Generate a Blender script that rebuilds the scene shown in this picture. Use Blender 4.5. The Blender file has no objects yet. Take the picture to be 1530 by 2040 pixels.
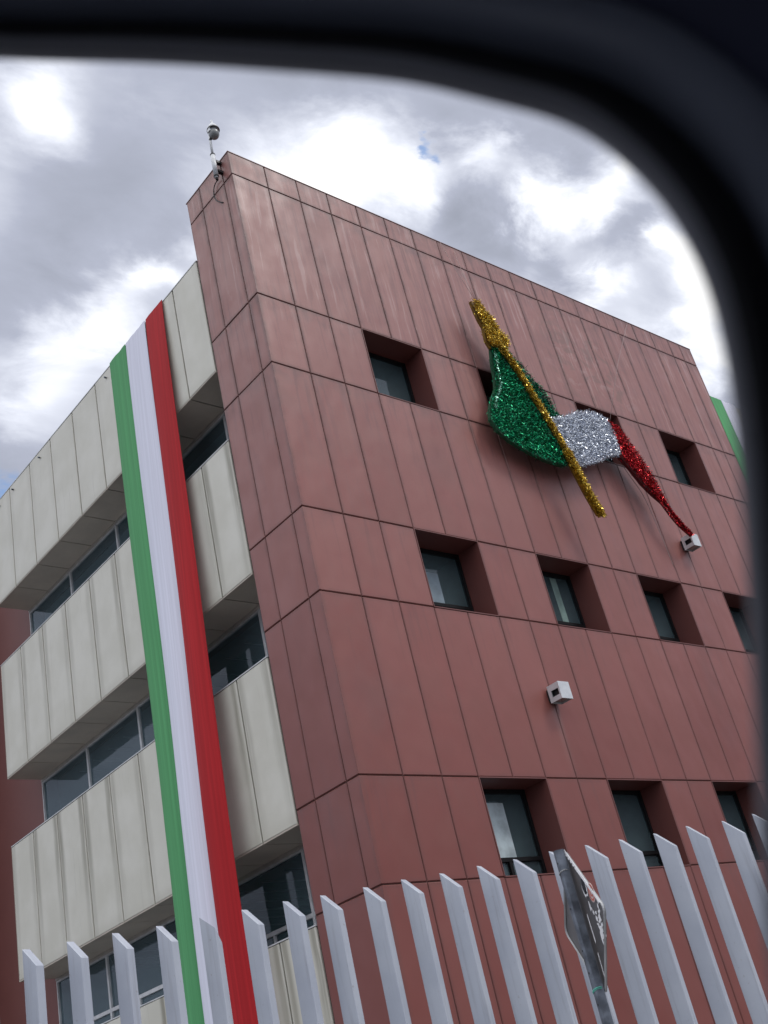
import bpy, math, random
from mathutils import Vector, Matrix
from mathutils.geometry import tessellate_polygon
random.seed(7)
scene = bpy.context.scene
COL = scene.collection

# ------------------------------------------------------------------ camera
CAM = Vector((-9.23297, -10.46038, 1.47711))
cam_d = bpy.data.cameras.new('camera'); cam = bpy.data.objects.new('camera', cam_d); COL.objects.link(cam)
cam.location = CAM
cam.rotation_euler = (math.radians(118.86359), math.radians(12.32828), math.radians(-39.23400))
cam_d.sensor_fit = 'HORIZONTAL'; cam_d.sensor_width = 36.0
cam_d.lens = 36.0 * 2260.242 / 1530.0
cam_d.clip_start = 0.01; cam_d.clip_end = 3000
cam_d.dof.use_dof = True; cam_d.dof.focus_distance = 21.0; cam_d.dof.aperture_fstop = 13.0
scene.camera = cam

# ------------------------------------------------------------------ sky and sun
SUN_AZ = math.radians(-58)      # direction the light comes from, measured from +x
SUN_EL = math.radians(52)
sd = bpy.data.lights.new('sun', 'SUN'); so = bpy.data.objects.new('sun', sd); COL.objects.link(so)
sd.energy = 0.85; sd.angle = math.radians(14); sd.color = (1.0, 0.96, 0.91)
to_sun = Vector((math.cos(SUN_EL)*math.cos(SUN_AZ), math.cos(SUN_EL)*math.sin(SUN_AZ), math.sin(SUN_EL)))
so.rotation_euler = to_sun.to_track_quat('Z', 'Y').to_euler()
so.location = (0, -30, 40)

def N(nt, kind, **kw):
    n = nt.nodes.new(kind)
    for k, v in kw.items():
        if k == 'inp':
            for a, b in v.items():
                s = n.inputs[a]
                if isinstance(b, bpy.types.NodeSocket): nt.links.new(b, s)
                else: s.default_value = b
        else: setattr(n, k, v)
    return n
def math_(nt, op, a, b=None, c=None, clamp=False):
    n = nt.nodes.new('ShaderNodeMath'); n.operation = op; n.use_clamp = clamp
    for i, v in enumerate((a, b, c)):
        if v is None: continue
        if isinstance(v, bpy.types.NodeSocket): nt.links.new(v, n.inputs[i])
        else: n.inputs[i].default_value = v
    return n.outputs[0]
def maprange(nt, v, a, b, c=0.0, d=1.0, smooth=True):
    n = nt.nodes.new('ShaderNodeMapRange'); n.interpolation_type = 'SMOOTHSTEP' if smooth else 'LINEAR'
    nt.links.new(v, n.inputs[0])
    for i, x in enumerate((a, b, c, d)): n.inputs[i+1].default_value = x
    return n.outputs[0]
def mix(nt, f, a, b, mode='MIX'):
    n = nt.nodes.new('ShaderNodeMix'); n.data_type = 'RGBA'; n.blend_type = mode
    for s, v in ((n.inputs[0], f), (n.inputs[6], a), (n.inputs[7], b)):
        if isinstance(v, bpy.types.NodeSocket): nt.links.new(v, s)
        elif isinstance(v, (int, float)): s.default_value = v
        else: s.default_value = (v[0], v[1], v[2], 1)
    return n.outputs[2]

w = bpy.data.worlds.new('World'); scene.world = w; w.use_nodes = True
nt = w.node_tree; nt.nodes.clear()
sky = N(nt, 'ShaderNodeTexSky', sky_type='NISHITA', sun_disc=False)
sky.sun_elevation = SUN_EL; sky.sun_rotation = math.pi/2 - SUN_AZ
tc = N(nt, 'ShaderNodeTexCoord').outputs['Generated']
nrm = N(nt, 'ShaderNodeVectorMath', operation='NORMALIZE'); nt.links.new(tc, nrm.inputs[0]); D = nrm.outputs[0]
sep = N(nt, 'ShaderNodeSeparateXYZ'); nt.links.new(D, sep.inputs[0])
# project the direction on a flat cloud deck
zc = math_(nt, 'ADD', math_(nt, 'MAXIMUM', sep.outputs[2], 0.02), 0.12)
deck = N(nt, 'ShaderNodeCombineXYZ', inp={0: math_(nt, 'DIVIDE', sep.outputs[0], zc), 1: math_(nt, 'DIVIDE', sep.outputs[1], zc), 2: 0.0}).outputs[0]
mp = N(nt, 'ShaderNodeMapping'); nt.links.new(deck, mp.inputs[0]); mp.inputs['Rotation'].default_value = (0, 0, 0.5); mp.inputs['Scale'].default_value = (1.0, 1.5, 1)
n1 = N(nt, 'ShaderNodeTexNoise', noise_dimensions='3D', inp={'Vector': mp.outputs[0], 'Scale': 2.6, 'Detail': 6.0, 'Roughness': 0.40, 'Distortion': 0.5})
n2 = N(nt, 'ShaderNodeTexNoise', noise_dimensions='3D', inp={'Vector': mp.outputs[0], 'Scale': 7.0, 'Detail': 8.0, 'Roughness': 0.6, 'Distortion': 0.3})
BLOB = [ # direction, sharpness, amount (bright or dark bank of cloud)
 ((0.3086,0.5614,0.7679),1477,1.15),
 ((0.4918,0.4945,0.7167),1392,0.54),
 ((0.5342,0.4516,0.7146),1558,1.01),
 ((0.5836,0.4413,0.6817),1968,1.01),
 ((0.5184,0.4931,0.6987),3080,0.68),
 ((0.6226,0.3798,0.6841),3789,0.74),
 ((0.6673,0.3797,0.6408),3172,1.01),
 ((0.6946,0.3435,0.6321),4724,0.94),
 ((0.6974,0.3123,0.6450),7607,0.54),
 ((0.7687,0.3206,0.5534),2553,0.94),
 ((0.7415,0.3224,0.5884),6037,0.61),
 ((0.7902,0.3468,0.5052),1944,0.94),
 ((0.7183,0.3860,0.5788),12669,0.47),
 ((0.4547,0.5720,0.6827),3126,0.34),
 ((0.4279,0.6149,0.6625),5648,0.74),
 ((0.4080,0.6544,0.6366),2359,0.88),
 ((0.3782,0.6908,0.6163),3324,0.47),
 ((0.3632,0.7205,0.5907),3394,0.41),
 ((0.3853,0.5642,0.7302),412,-0.18),
 ((0.4761,0.4622,0.7481),687,-0.18),
 ((0.3345,0.6406,0.6912),1038,-0.15),
 ((0.3423,0.6851,0.6431),2550,-0.09),
 ((0.6154,0.4325,0.6590),3062,-0.45),
 ((0.6553,0.4146,0.6315),3669,-0.36),
 ((0.6865,0.3988,0.6080),4497,-0.42),
 ((0.7150,0.3490,0.6058),3285,-0.39),
 ((0.7247,0.3221,0.6092),7584,-0.30),
 ((0.6196,0.3591,0.6979),3861,-0.27),
 ((0.6608,0.3309,0.6737),3318,-0.18),
 ((0.5839,0.3915,0.7112),4593,-0.12)]
acc = None
wob = N(nt, 'ShaderNodeVectorMath', operation='SCALE')
cs = N(nt, 'ShaderNodeVectorMath', operation='SUBTRACT'); nt.links.new(n2.outputs['Color'], cs.inputs[0]); cs.inputs[1].default_value = (0.5, 0.5, 0.5)
nt.links.new(cs.outputs[0], wob.inputs[0]); wob.inputs['Scale'].default_value = 0.10
Dw = N(nt, 'ShaderNodeVectorMath', operation='ADD'); nt.links.new(D, Dw.inputs[0]); nt.links.new(wob.outputs[0], Dw.inputs[1])
Dn = N(nt, 'ShaderNodeVectorMath', operation='NORMALIZE'); nt.links.new(Dw.outputs[0], Dn.inputs[0])
def blob(dirv, sharp, amt):
    dv = Vector(dirv).normalized()
    dt = N(nt, 'ShaderNodeVectorMath', operation='DOT_PRODUCT'); nt.links.new(Dn.outputs[0], dt.inputs[0]); dt.inputs[1].default_value = dv
    e = math_(nt, 'EXPONENT', math_(nt, 'MULTIPLY', math_(nt, 'SUBTRACT', dt.outputs['Value'], 1.0), sharp))
    return math_(nt, 'MULTIPLY', e, amt)
for b in BLOB:
    v = blob(*b); acc = v if acc is None else math_(nt, 'ADD', acc, v)
base = maprange(nt, n1.outputs['Fac'], 0.34, 0.70, 0.42, 0.66)
fine = maprange(nt, n2.outputs['Fac'], 0.3, 0.7, -0.075, 0.075, False)
bright = math_(nt, 'ADD', math_(nt, 'ADD', base, fine), math_(nt, 'MULTIPLY', acc, 0.54), clamp=True)
# the sky behind the camera and overhead is brightened as added fill light
cie = maprange(nt, sep.outputs[2], 0.0, 0.75, 0.30, 1.0, False)
back = maprange(nt, N(nt, 'ShaderNodeVectorMath', operation='DOT_PRODUCT', inp={0: D, 1: (-0.74, -0.56, 0.36)}).outputs['Value'], -0.28, 0.30, 0.0, 1.0)
bright2 = math_(nt, 'MAXIMUM', math_(nt, 'MULTIPLY', bright, maprange(nt, sep.outputs[2], 0.0, 0.4, 0.5, 1.0)), math_(nt, 'MULTIPLY', back, cie))
cr = N(nt, 'ShaderNodeValToRGB'); nt.links.new(bright2, cr.inputs[0])
els = cr.color_ramp.elements
els[0].position = 0.0; els[0].color = (0.195, 0.21, 0.25, 1)
els[1].position = 1.0; els[1].color = (1.0, 1.0, 1.0, 1)
for p, c in ((0.25, (0.29, 0.31, 0.375)), (0.48, (0.39, 0.415, 0.505)), (0.75, (0.70, 0.73, 0.82))):
    e = els.new(p); e.color = (*c, 1)
cl = N(nt, 'ShaderNodeVectorMath', operation='SCALE'); nt.links.new(cr.outputs[0], cl.inputs[0]); nt.links.new(math_(nt, 'ADD', 9.0, math_(nt, 'MULTIPLY', back, 3.2)), cl.inputs['Scale'])
hole = None
for b in (((0.576,0.418,0.7025), 16000, 1.0), ((0.590,0.411,0.695), 30000, 0.8), ((0.355,0.772,0.528), 1500, 1.2)):
    v = blob(*b); hole = v if hole is None else math_(nt, 'ADD', hole, v)
hole = maprange(nt, math_(nt, 'ADD', hole, math_(nt, 'MULTIPLY', fine, 3.0)), 0.42, 1.05)
blue = N(nt, 'ShaderNodeVectorMath', operation='SCALE'); nt.links.new(sky.outputs[0], blue.inputs[0]); blue.inputs['Scale'].default_value = 1.7
skycol = mix(nt, hole, cl.outputs[0], blue.outputs[0])
bg = N(nt, 'ShaderNodeBackground', inp={'Color': skycol, 'Strength': 0.1})
wo = N(nt, 'ShaderNodeOutputWorld'); nt.links.new(bg.outputs[0], wo.inputs[0])

scene.view_settings.view_transform = 'Standard'; scene.view_settings.look = 'None'
scene.view_settings.gamma = 1.0; scene.view_settings.use_curve_mapping = False
scene.view_settings.exposure = 0.45

# ------------------------------------------------------------------ mesh helpers
class MB:
    def __init__(s): s.v = []; s.f = []; s.uv = []; s.r = []; s.sm = []
    def face(s, pts, uv=None, rnd=(0, 0, 0), smooth=False):
        i = len(s.v); s.v += [tuple(p) for p in pts]; s.f.append(tuple(range(i, i+len(pts))))
        s.uv.append(uv or [(0.5, 0.5)]*len(pts)); s.r.append(rnd); s.sm.append(smooth)
    def grid(s, rows, closed=False, smooth=True, rnd=(0, 0, 0), uvs=None):
        i = len(s.v); n = len(rows[0])
        for r in rows: s.v += [tuple(p) for p in r]
        for a in range(len(rows)-1):
            for b in range(n if closed else n-1):
                c = (b+1) % n
                s.f.append((i+a*n+b, i+a*n+c, i+(a+1)*n+c, i+(a+1)*n+b))
                s.uv.append([(b/n, a/len(rows)), ((b+1)/n, a/len(rows)), ((b+1)/n, (a+1)/len(rows)), (b/n, (a+1)/len(rows))])
                s.r.append(rnd); s.sm.append(smooth)
    def hexa(s, p, rnd=(0, 0, 0), skip=()):   # p: 4 bottom (ccw), 4 top
        for k, q in enumerate(((3,2,1,0), (4,5,6,7), (0,1,5,4), (1,2,6,5), (2,3,7,6), (3,0,4,7))):
            if k not in skip: s.face([p[j] for j in q], rnd=rnd)
    def box(s, a, b, rnd=(0, 0, 0)):
        x0, y0, z0 = a; x1, y1, z1 = b
        s.hexa([(x0,y0,z0),(x1,y0,z0),(x1,y1,z0),(x0,y1,z0),(x0,y0,z1),(x1,y0,z1),(x1,y1,z1),(x0,y1,z1)], rnd)
    def bbox(s, a, b, bv=0.004, rnd=(0, 0, 0)):    # box with chamfered edges
        (x0,y0,z0),(x1,y1,z1) = a, b
        P = {}
        xs, ys, zs = (x0, x1), (y0, y1), (z0, z1)
        for i in (0,1):
            for j in (0,1):
                for k in (0,1):
                    sx, sy, sz = (1 if i == 0 else -1), (1 if j == 0 else -1), (1 if k == 0 else -1)
                    c = (xs[i], ys[j], zs[k])
                    P[i,j,k,'x'] = (c[0], c[1]+sy*bv, c[2]+sz*bv)
                    P[i,j,k,'y'] = (c[0]+sx*bv, c[1], c[2]+sz*bv)
                    P[i,j,k,'z'] = (c[0]+sx*bv, c[1]+sy*bv, c[2])
        F = s.face
        F([P[0,0,0,'x'],P[0,0,1,'x'],P[0,1,1,'x'],P[0,1,0,'x']], rnd=rnd); F([P[1,0,0,'x'],P[1,1,0,'x'],P[1,1,1,'x'],P[1,0,1,'x']], rnd=rnd)
        F([P[0,0,0,'y'],P[1,0,0,'y'],P[1,0,1,'y'],P[0,0,1,'y']], rnd=rnd); F([P[0,1,0,'y'],P[0,1,1,'y'],P[1,1,1,'y'],P[1,1,0,'y']], rnd=rnd)
        F([P[0,0,0,'z'],P[0,1,0,'z'],P[1,1,0,'z'],P[1,0,0,'z']], rnd=rnd); F([P[0,0,1,'z'],P[1,0,1,'z'],P[1,1,1,'z'],P[0,1,1,'z']], rnd=rnd)
        for j in (0,1):
            for k in (0,1): F([P[0,j,k,'y'],P[1,j,k,'y'],P[1,j,k,'z'],P[0,j,k,'z']], rnd=rnd)
        for i in (0,1):
            for k in (0,1): F([P[i,0,k,'x'],P[i,1,k,'x'],P[i,1,k,'z'],P[i,0,k,'z']], rnd=rnd)
            for j in (0,1): F([P[i,j,0,'x'],P[i,j,1,'x'],P[i,j,1,'y'],P[i,j,0,'y']], rnd=rnd)
        for i in (0,1):
            for j in (0,1):
                for k in (0,1): F([P[i,j,k,'x'],P[i,j,k,'y'],P[i,j,k,'z']], rnd=rnd)
    def tube(s, pts, r, n=8, cap=True):
        pts = [Vector(p) for p in pts]; rs = r if isinstance(r, (list, tuple)) else [r]*len(pts)
        rows = []
        for i, p in enumerate(pts):
            t = (pts[min(i+1, len(pts)-1)] - pts[max(i-1, 0)]).normalized()
            up = Vector((0,0,1)) if abs(t.z) < 0.95 else Vector((1,0,0))
            a = t.cross(up).normalized(); b = t.cross(a).normalized()
            rows.append([p + (a*math.cos(2*math.pi*k/n) + b*math.sin(2*math.pi*k/n))*rs[i] for k in range(n)])
        s.grid(rows, closed=True)
        if cap: s.face(rows[0]); s.face(list(reversed(rows[-1])))
    def lathe(s, c, prof, n=24):
        rows = [[(c[0]+r*math.cos(2*math.pi*k/n), c[1]+r*math.sin(2*math.pi*k/n), c[2]+z) for k in range(n)] for r, z in prof]
        s.grid(rows, closed=True)
    def prism(s, poly, f0, f1, rnd=(0, 0, 0), holes=None):     # polygon (2D) extruded between two maps
        tr = tessellate_polygon([[Vector((p[0], p[1], 0)) for p in poly]])
        for t in tr:
            s.face([f0(*poly[i]) for i in t], rnd=rnd); s.face([f1(*poly[i]) for i in reversed(t)], rnd=rnd)
        for i in range(len(poly)):
            a, b = poly[i], poly[(i+1) % len(poly)]
            s.face([f0(*a), f1(*a), f1(*b), f0(*b)], rnd=rnd)
    def build(s, name, mats, parent=None, recalc=True):
        me = bpy.data.meshes.new(name)
        cx = Vector((0, 0, 0))
        me.from_pydata(s.v, [], s.f)
        if not isinstance(mats, (list, tuple)): mats = [mats]
        for m in mats: me.materials.append(m)
        u = me.uv_layers.new(name='panel_uv'); li = 0
        for fuv in s.uv:
            for c in fuv: u.data[li].uv = c; li += 1
        at = me.attributes.new('pan', 'FLOAT_VECTOR', 'FACE')
        for i, r in enumerate(s.r): at.data[i].vector = r
        me.polygons.foreach_set('use_smooth', s.sm)
        if recalc:
            import bmesh
            bm = bmesh.new(); bm.from_mesh(me); bmesh.ops.remove_doubles(bm, verts=bm.verts, dist=0.00005)
            bmesh.ops.recalc_face_normals(bm, faces=bm.faces); bm.to_mesh(me); bm.free()
        me.update()
        o = bpy.data.objects.new(name, me); COL.objects.link(o)
        if parent is not None:
            o.parent = parent
            o.matrix_parent_inverse = parent_world(parent).inverted()
        return o
def parent_world(p):
    m = Matrix.Translation(p.location) @ p.rotation_euler.to_matrix().to_4x4()
    q = p.parent
    return m if q is None else parent_world_inv(q, p) @ m
def parent_world_inv(q, p):
    return parent_world(q) @ p.matrix_parent_inverse
def thing(name, label, cat, loc, group=None):
    o = bpy.data.objects.new(name, None); COL.objects.link(o); o.location = loc
    o.empty_display_size = 0.3
    return tag(o, label, cat, group)
def tag(o, label, cat, group=None):
    o['label'] = label; o['category'] = cat
    if group: o['group'] = group
    return o

# ------------------------------------------------------------------ materials
def newmat(name):
    m = bpy.data.materials.new(name); m.use_nodes = True; t = m.node_tree
    b = t.nodes['Principled BSDF']; return m, t, b
def setc(b, t, col=None, rough=None, metal=None, spec=None):
    if col is not None:
        if isinstance(col, bpy.types.NodeSocket): t.links.new(col, b.inputs['Base Color'])
        else: b.inputs['Base Color'].default_value = (*col, 1)
    if rough is not None:
        if isinstance(rough, bpy.types.NodeSocket): t.links.new(rough, b.inputs['Roughness'])
        else: b.inputs['Roughness'].default_value = rough
    if metal is not None: b.inputs['Metallic'].default_value = metal
    if spec is not None: b.inputs['Specular IOR Level'].default_value = spec
def pos(t, scale=(1, 1, 1), off=(0, 0, 0)):
    g = N(t, 'ShaderNodeNewGeometry'); m = N(t, 'ShaderNodeMapping'); t.links.new(g.outputs['Position'], m.inputs[0])
    m.inputs['Scale'].default_value = scale; m.inputs['Location'].default_value = off
    return m.outputs[0]
def noise(t, vec, scale, detail=4, rough=0.55, dist=0.0, out='Fac'):
    return N(t, 'ShaderNodeTexNoise', inp={'Vector': vec, 'Scale': scale, 'Detail': float(detail), 'Roughness': rough, 'Distortion': dist}).outputs[out]
def bump(t, b, h, strength=0.3, dist=0.01):
    n = N(t, 'ShaderNodeBump', inp={'Height': h, 'Strength': strength, 'Distance': dist}); t.links.new(n.outputs[0], b.inputs['Normal'])
def simple(name, col, rough=0.5, metal=0.0, var=0.12, sc=6.0, bmp=0.0, spec=None):
    m, t, b = newmat(name); f = noise(t, pos(t), sc, 5)
    c = mix(t, maprange(t, f, 0.3, 0.7), tuple(x*(1-var) for x in col), tuple(min(1, x*(1+var)) for x in col))
    setc(b, t, c, maprange(t, f, 0.3, 0.7, rough*0.85, min(1, rough*1.15)), metal, spec)
    if bmp: bump(t, b, noise(t, pos(t), sc*6, 3), bmp, 0.004)
    return m

def panel_nodes(t):
    uv = N(t, 'ShaderNodeUVMap', uv_map='panel_uv').outputs[0]
    s = N(t, 'ShaderNodeSeparateXYZ'); t.links.new(uv, s.inputs[0])
    a = N(t, 'ShaderNodeAttribute', attribute_name='pan', attribute_type='GEOMETRY').outputs['Vector']
    q = N(t, 'ShaderNodeSeparateXYZ'); t.links.new(a, q.inputs[0])      # width, height, random
    u, v = s.outputs[0], s.outputs[1]
    W, H_, R_ = q.outputs[0], q.outputs[1], q.outputs[2]
    eu = math_(t, 'MINIMUM', u, math_(t, 'SUBTRACT', W, u)); ev = math_(t, 'MINIMUM', v, math_(t, 'SUBTRACT', H_, v))
    return u, v, W, H_, R_, eu, ev
# terracotta coloured metal cladding
def mat_red():
    m, t, b = newmat('terracotta_cladding'); u, v, W, H_, R_, eu, ev = panel_nodes(t)
    P = pos(t)
    sp = N(t, 'ShaderNodeSeparateXYZ'); t.links.new(P, sp.inputs[0])
    rndo = math_(t, 'MULTIPLY', R_, 37.0)
    offv = N(t, 'ShaderNodeCombineXYZ', inp={0: rndo, 1: rndo, 2: math_(t, 'MULTIPLY', R_, 11.0)}).outputs[0]
    Pp = N(t, 'ShaderNodeVectorMath', operation='ADD', inp={0: P, 1: offv}).outputs[0]
    big = noise(t, P, 0.35, 4); med = noise(t, Pp, 2.2, 5)
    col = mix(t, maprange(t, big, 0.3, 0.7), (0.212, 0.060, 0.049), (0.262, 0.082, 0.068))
    col = mix(t, math_(t, 'MULTIPLY', maprange(t, med, 0.35, 0.7), 0.35), col, (0.20, 0.082, 0.072))
    # per panel tone
    col = mix(t, math_(t, 'MULTIPLY', R_, 0.60), col, (0.295, 0.108, 0.092))
    lo = maprange(t, sp.outputs[2], 9.0, 2.5)  # shade on the lower wall, painted in as a deeper red
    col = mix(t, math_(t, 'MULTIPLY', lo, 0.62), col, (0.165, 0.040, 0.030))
    # paler tone towards the top, with rain wash running in streaks
    st = N(t, 'ShaderNodeMapping', inp={'Vector': Pp}); st.inputs['Scale'].default_value = (9, 9, 0.55)
    streak = noise(t, st.outputs[0], 1.0, 6, 0.65, 0.6)
    hi = maprange(t, sp.outputs[2], 7.0, 15.0)
    col = mix(t, math_(t, 'MULTIPLY', hi, 0.58), col, (0.365, 0.180, 0.160))
    edge_s = math_(t, 'MULTIPLY', maprange(t, streak, 0.50, 0.64), math_(t, 'MULTIPLY', hi, 0.62))
    col = mix(t, edge_s, col, (0.21, 0.095, 0.090))
    wh = math_(t, 'MULTIPLY', math_(t, 'MULTIPLY', maprange(t, streak, 0.44, 0.36), 0.50), maprange(t, sp.outputs[2], 12.3, 14.0))
    col = mix(t, wh, col, (0.47, 0.31, 0.29))
    # grime collected along the seams
    gn = noise(t, Pp, 5.0, 4)
    e = math_(t, 'MINIMUM', eu, ev)
    g1 = math_(t, 'MULTIPLY', maprange(t, e, 0.085, 0.0), maprange(t, gn, 0.3, 0.65, 0.35, 1.0))
    col = mix(t, math_(t, 'MULTIPLY', g1, math_(t, 'ADD', 0.40, math_(t, 'MULTIPLY', hi, 0.50))), col, (0.115, 0.050, 0.044))
    # soft dark zone below the top seam of high panels
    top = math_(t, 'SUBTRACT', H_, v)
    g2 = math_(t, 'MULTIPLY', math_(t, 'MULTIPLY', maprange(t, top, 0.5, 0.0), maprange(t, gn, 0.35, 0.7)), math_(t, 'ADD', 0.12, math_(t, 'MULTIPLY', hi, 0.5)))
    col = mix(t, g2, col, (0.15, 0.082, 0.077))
    # reddish dark stains
    stain = maprange(t, noise(t, pos(t, (0.5, 0.5, 0.35), (3, 1, 4.4)), 1.0, 5), 0.56, 0.72)
    col = mix(t, math_(t, 'MULTIPLY', stain, 0.40), col, (0.17, 0.075, 0.07))
    # pale runs below the lamps, damp runs below the window openings
    for lx, lz in ((4.17, 6.56), (9.65, 10.10)):
        dx = math_(t, 'ABSOLUTE', math_(t, 'SUBTRACT', math_(t, 'ADD', sp.outputs[0], math_(t, 'MULTIPLY', math_(t, 'SUBTRACT', gn, 0.5), 0.05)), lx))
        dz = math_(t, 'SUBTRACT', lz, sp.outputs[2])
        mk = math_(t, 'MULTIPLY', maprange(t, dx, 0.14, 0.02), math_(t, 'MULTIPLY', maprange(t, dz, 1.5, 0.0), maprange(t, dz, -0.02, 0.02)))
        col = mix(t, math_(t, 'MULTIPLY', mk, 0.15), col, (0.36, 0.27, 0.25))
    drip = math_(t, 'MULTIPLY', math_(t, 'MULTIPLY', maprange(t, streak, 0.52, 0.68), maprange(t, top, 1.6, 0.0)), 0.30)
    col = mix(t, drip, col, (0.14, 0.060, 0.055))
    # blotchy chemical stains on the middle of the top panels
    bx = math_(t, 'MULTIPLY', maprange(t, math_(t, 'ABSOLUTE', math_(t, 'SUBTRACT', sp.outputs[0], 8.6)), 1.9, 0.6), maprange(t, math_(t, 'ABSOLUTE', math_(t, 'SUBTRACT', sp.outputs[2], 14.4)), 1.5, 0.5))
    bnz = noise(t, P, 1.9, 7, 0.68, 0.8)
    col = mix(t, math_(t, 'MULTIPLY', math_(t, 'MULTIPLY', bx, maprange(t, bnz, 0.48, 0.60)), 0.50), col, (0.155, 0.105, 0.085))
    col = mix(t, math_(t, 'MULTIPLY', math_(t, 'MULTIPLY', bx, maprange(t, bnz, 0.44, 0.38)), 0.30), col, (0.46, 0.33, 0.31))
    setc(b, t, col, maprange(t, med, 0.3, 0.7, 0.34, 0.50), 0.0, 0.5)
    dent = noise(t, pos(t, (1.3, 1.3, 0.8)), 1.0, 2); fine_ = noise(t, P, 60, 3)
    h = math_(t, 'ADD', math_(t, 'MULTIPLY', dent, 1.0), math_(t, 'MULTIPLY', fine_, 0.008))
    bump(t, b, h, 0.6, 0.05)
    return m
def mat_cream():
    m, t, b = newmat('cream_cladding'); u, v, W, H_, R_, eu, ev = panel_nodes(t)
    P = pos(t); rndo = math_(t, 'MULTIPLY', R_, 29.0)
    Pp = N(t, 'ShaderNodeVectorMath', operation='ADD', inp={0: P, 1: N(t, 'ShaderNodeCombineXYZ', inp={0: rndo, 1: rndo, 2: rndo}).outputs[0]}).outputs[0]
    sp = N(t, 'ShaderNodeSeparateXYZ'); t.links.new(P, sp.inputs[0])
    n0 = noise(t, Pp, 1.4, 5)
    col = mix(t, maprange(t, n0, 0.3, 0.7), (0.58, 0.565, 0.485), (0.65, 0.635, 0.56))
    low = maprange(t, sp.outputs[2], 13.0, 10.5)         # lower bands are dirtier
    wob = math_(t, 'MULTIPLY', math_(t, 'SUBTRACT', noise(t, N(t, 'ShaderNodeMapping', inp={'Vector': Pp, 'Scale': (1, 1, 0.8)}).outputs[0], 1.2, 3), 0.5), 0.09)
    d = math_(t, 'ADD', eu, wob)
    band = math_(t, 'MULTIPLY', maprange(t, d, 0.02, 0.06), maprange(t, d, 0.22, 0.10))
    top = math_(t, 'SUBTRACT', H_, v)
    fade = maprange(t, top, 2.6, 0.1, 0.25, 1.0)
    st = N(t, 'ShaderNodeMapping', inp={'Vector': Pp}); st.inputs['Scale'].default_value = (16, 16, 0.9)
    streak = noise(t, st.outputs[0], 1.0, 5, 0.6)
    band = math_(t, 'MULTIPLY', math_(t, 'MULTIPLY', band, fade), math_(t, 'MULTIPLY', maprange(t, streak, 0.25, 0.6, 0.45, 1.0), maprange(t, R_, 0.0, 1.0, 0.45, 1.1, False)))
    col = mix(t, math_(t, 'MULTIPLY', band, math_(t, 'ADD', 0.16, math_(t, 'MULTIPLY', low, 0.74))), col, (0.25, 0.235, 0.18))
    bot = math_(t, 'MULTIPLY', maprange(t, v, 0.22, 0.0), maprange(t, n0, 0.3, 0.6, 0.4, 1.0))
    edge = math_(t, 'MAXIMUM', maprange(t, eu, 0.05, 0.0), math_(t, 'MULTIPLY', bot, 0.7))
    col = mix(t, math_(t, 'MULTIPLY', edge, 0.42), col, (0.33, 0.31, 0.24))
    run = math_(t, 'MULTIPLY', maprange(t, streak, 0.60, 0.75), 0.22)
    col = mix(t, run, col, (0.34, 0.32, 0.27))
    setc(b, t, col, 0.42)
    bump(t, b, noise(t, pos(t, (1.2, 1.2, 0.7)), 1.0, 2), 0.35, 0.02)
    return m
def mat_glass(name, tint=(0.30, 0.36, 0.36), haze=(0.05, 0.09, 0.10), hz=0.45):
    m = bpy.data.materials.new(name); m.use_nodes = True; t = m.node_tree; t.nodes.clear()
    wv = noise(t, pos(t), 0.9, 2)
    bn = N(t, 'ShaderNodeBump', inp={'Height': wv, 'Strength': 0.15, 'Distance': 0.02})
    tr = N(t, 'ShaderNodeBsdfTransparent', inp={'Color': (*tint, 1)})
    gl = N(t, 'ShaderNodeBsdfGlossy', inp={'Color': (0.9, 0.95, 1, 1), 'Roughness': 0.03, 'Normal': bn.outputs[0]})
    fr = N(t, 'ShaderNodeFresnel', inp={'IOR': 1.5, 'Normal': bn.outputs[0]})
    ms = N(t, 'ShaderNodeMixShader', inp={0: math_(t, 'MULTIPLY', fr.outputs[0], 1.25, clamp=True), 1: tr.outputs[0], 2: gl.outputs[0]})
    df = N(t, 'ShaderNodeBsdfDiffuse', inp={'Color': (*haze, 1)})
    m2 = N(t, 'ShaderNodeMixShader', inp={0: hz, 1: ms.outputs[0], 2: df.outputs[0]})
    N(t, 'ShaderNodeOutputMaterial', inp={0: m2.outputs[0]})
    return m
def mat_cloth(name, col, k=1.0):
    m, t, b = newmat(name)
    st = noise(t, pos(t, (9, 26, 0.25)), 1.0, 5, 0.6)
    c = mix(t, maprange(t, st, 0.35, 0.7), tuple(x*(1-0.15*k) for x in col), tuple(min(1, x*1.08) for x in col))
    setc(b, t, c, 0.75, spec=0.25)
    bump(t, b, st, 0.30*k, 0.008)
    return m
def mat_tinsel(name, c1, c2, rough=0.22):
    m, t, b = newmat(name)
    oi = noise(t, pos(t), 22.0, 2)
    setc(b, t, mix(t, maprange(t, oi, 0.35, 0.65), c1, c2), rough, 0.85)
    return m
RED = mat_red(); CREAM = mat_cream()
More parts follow.
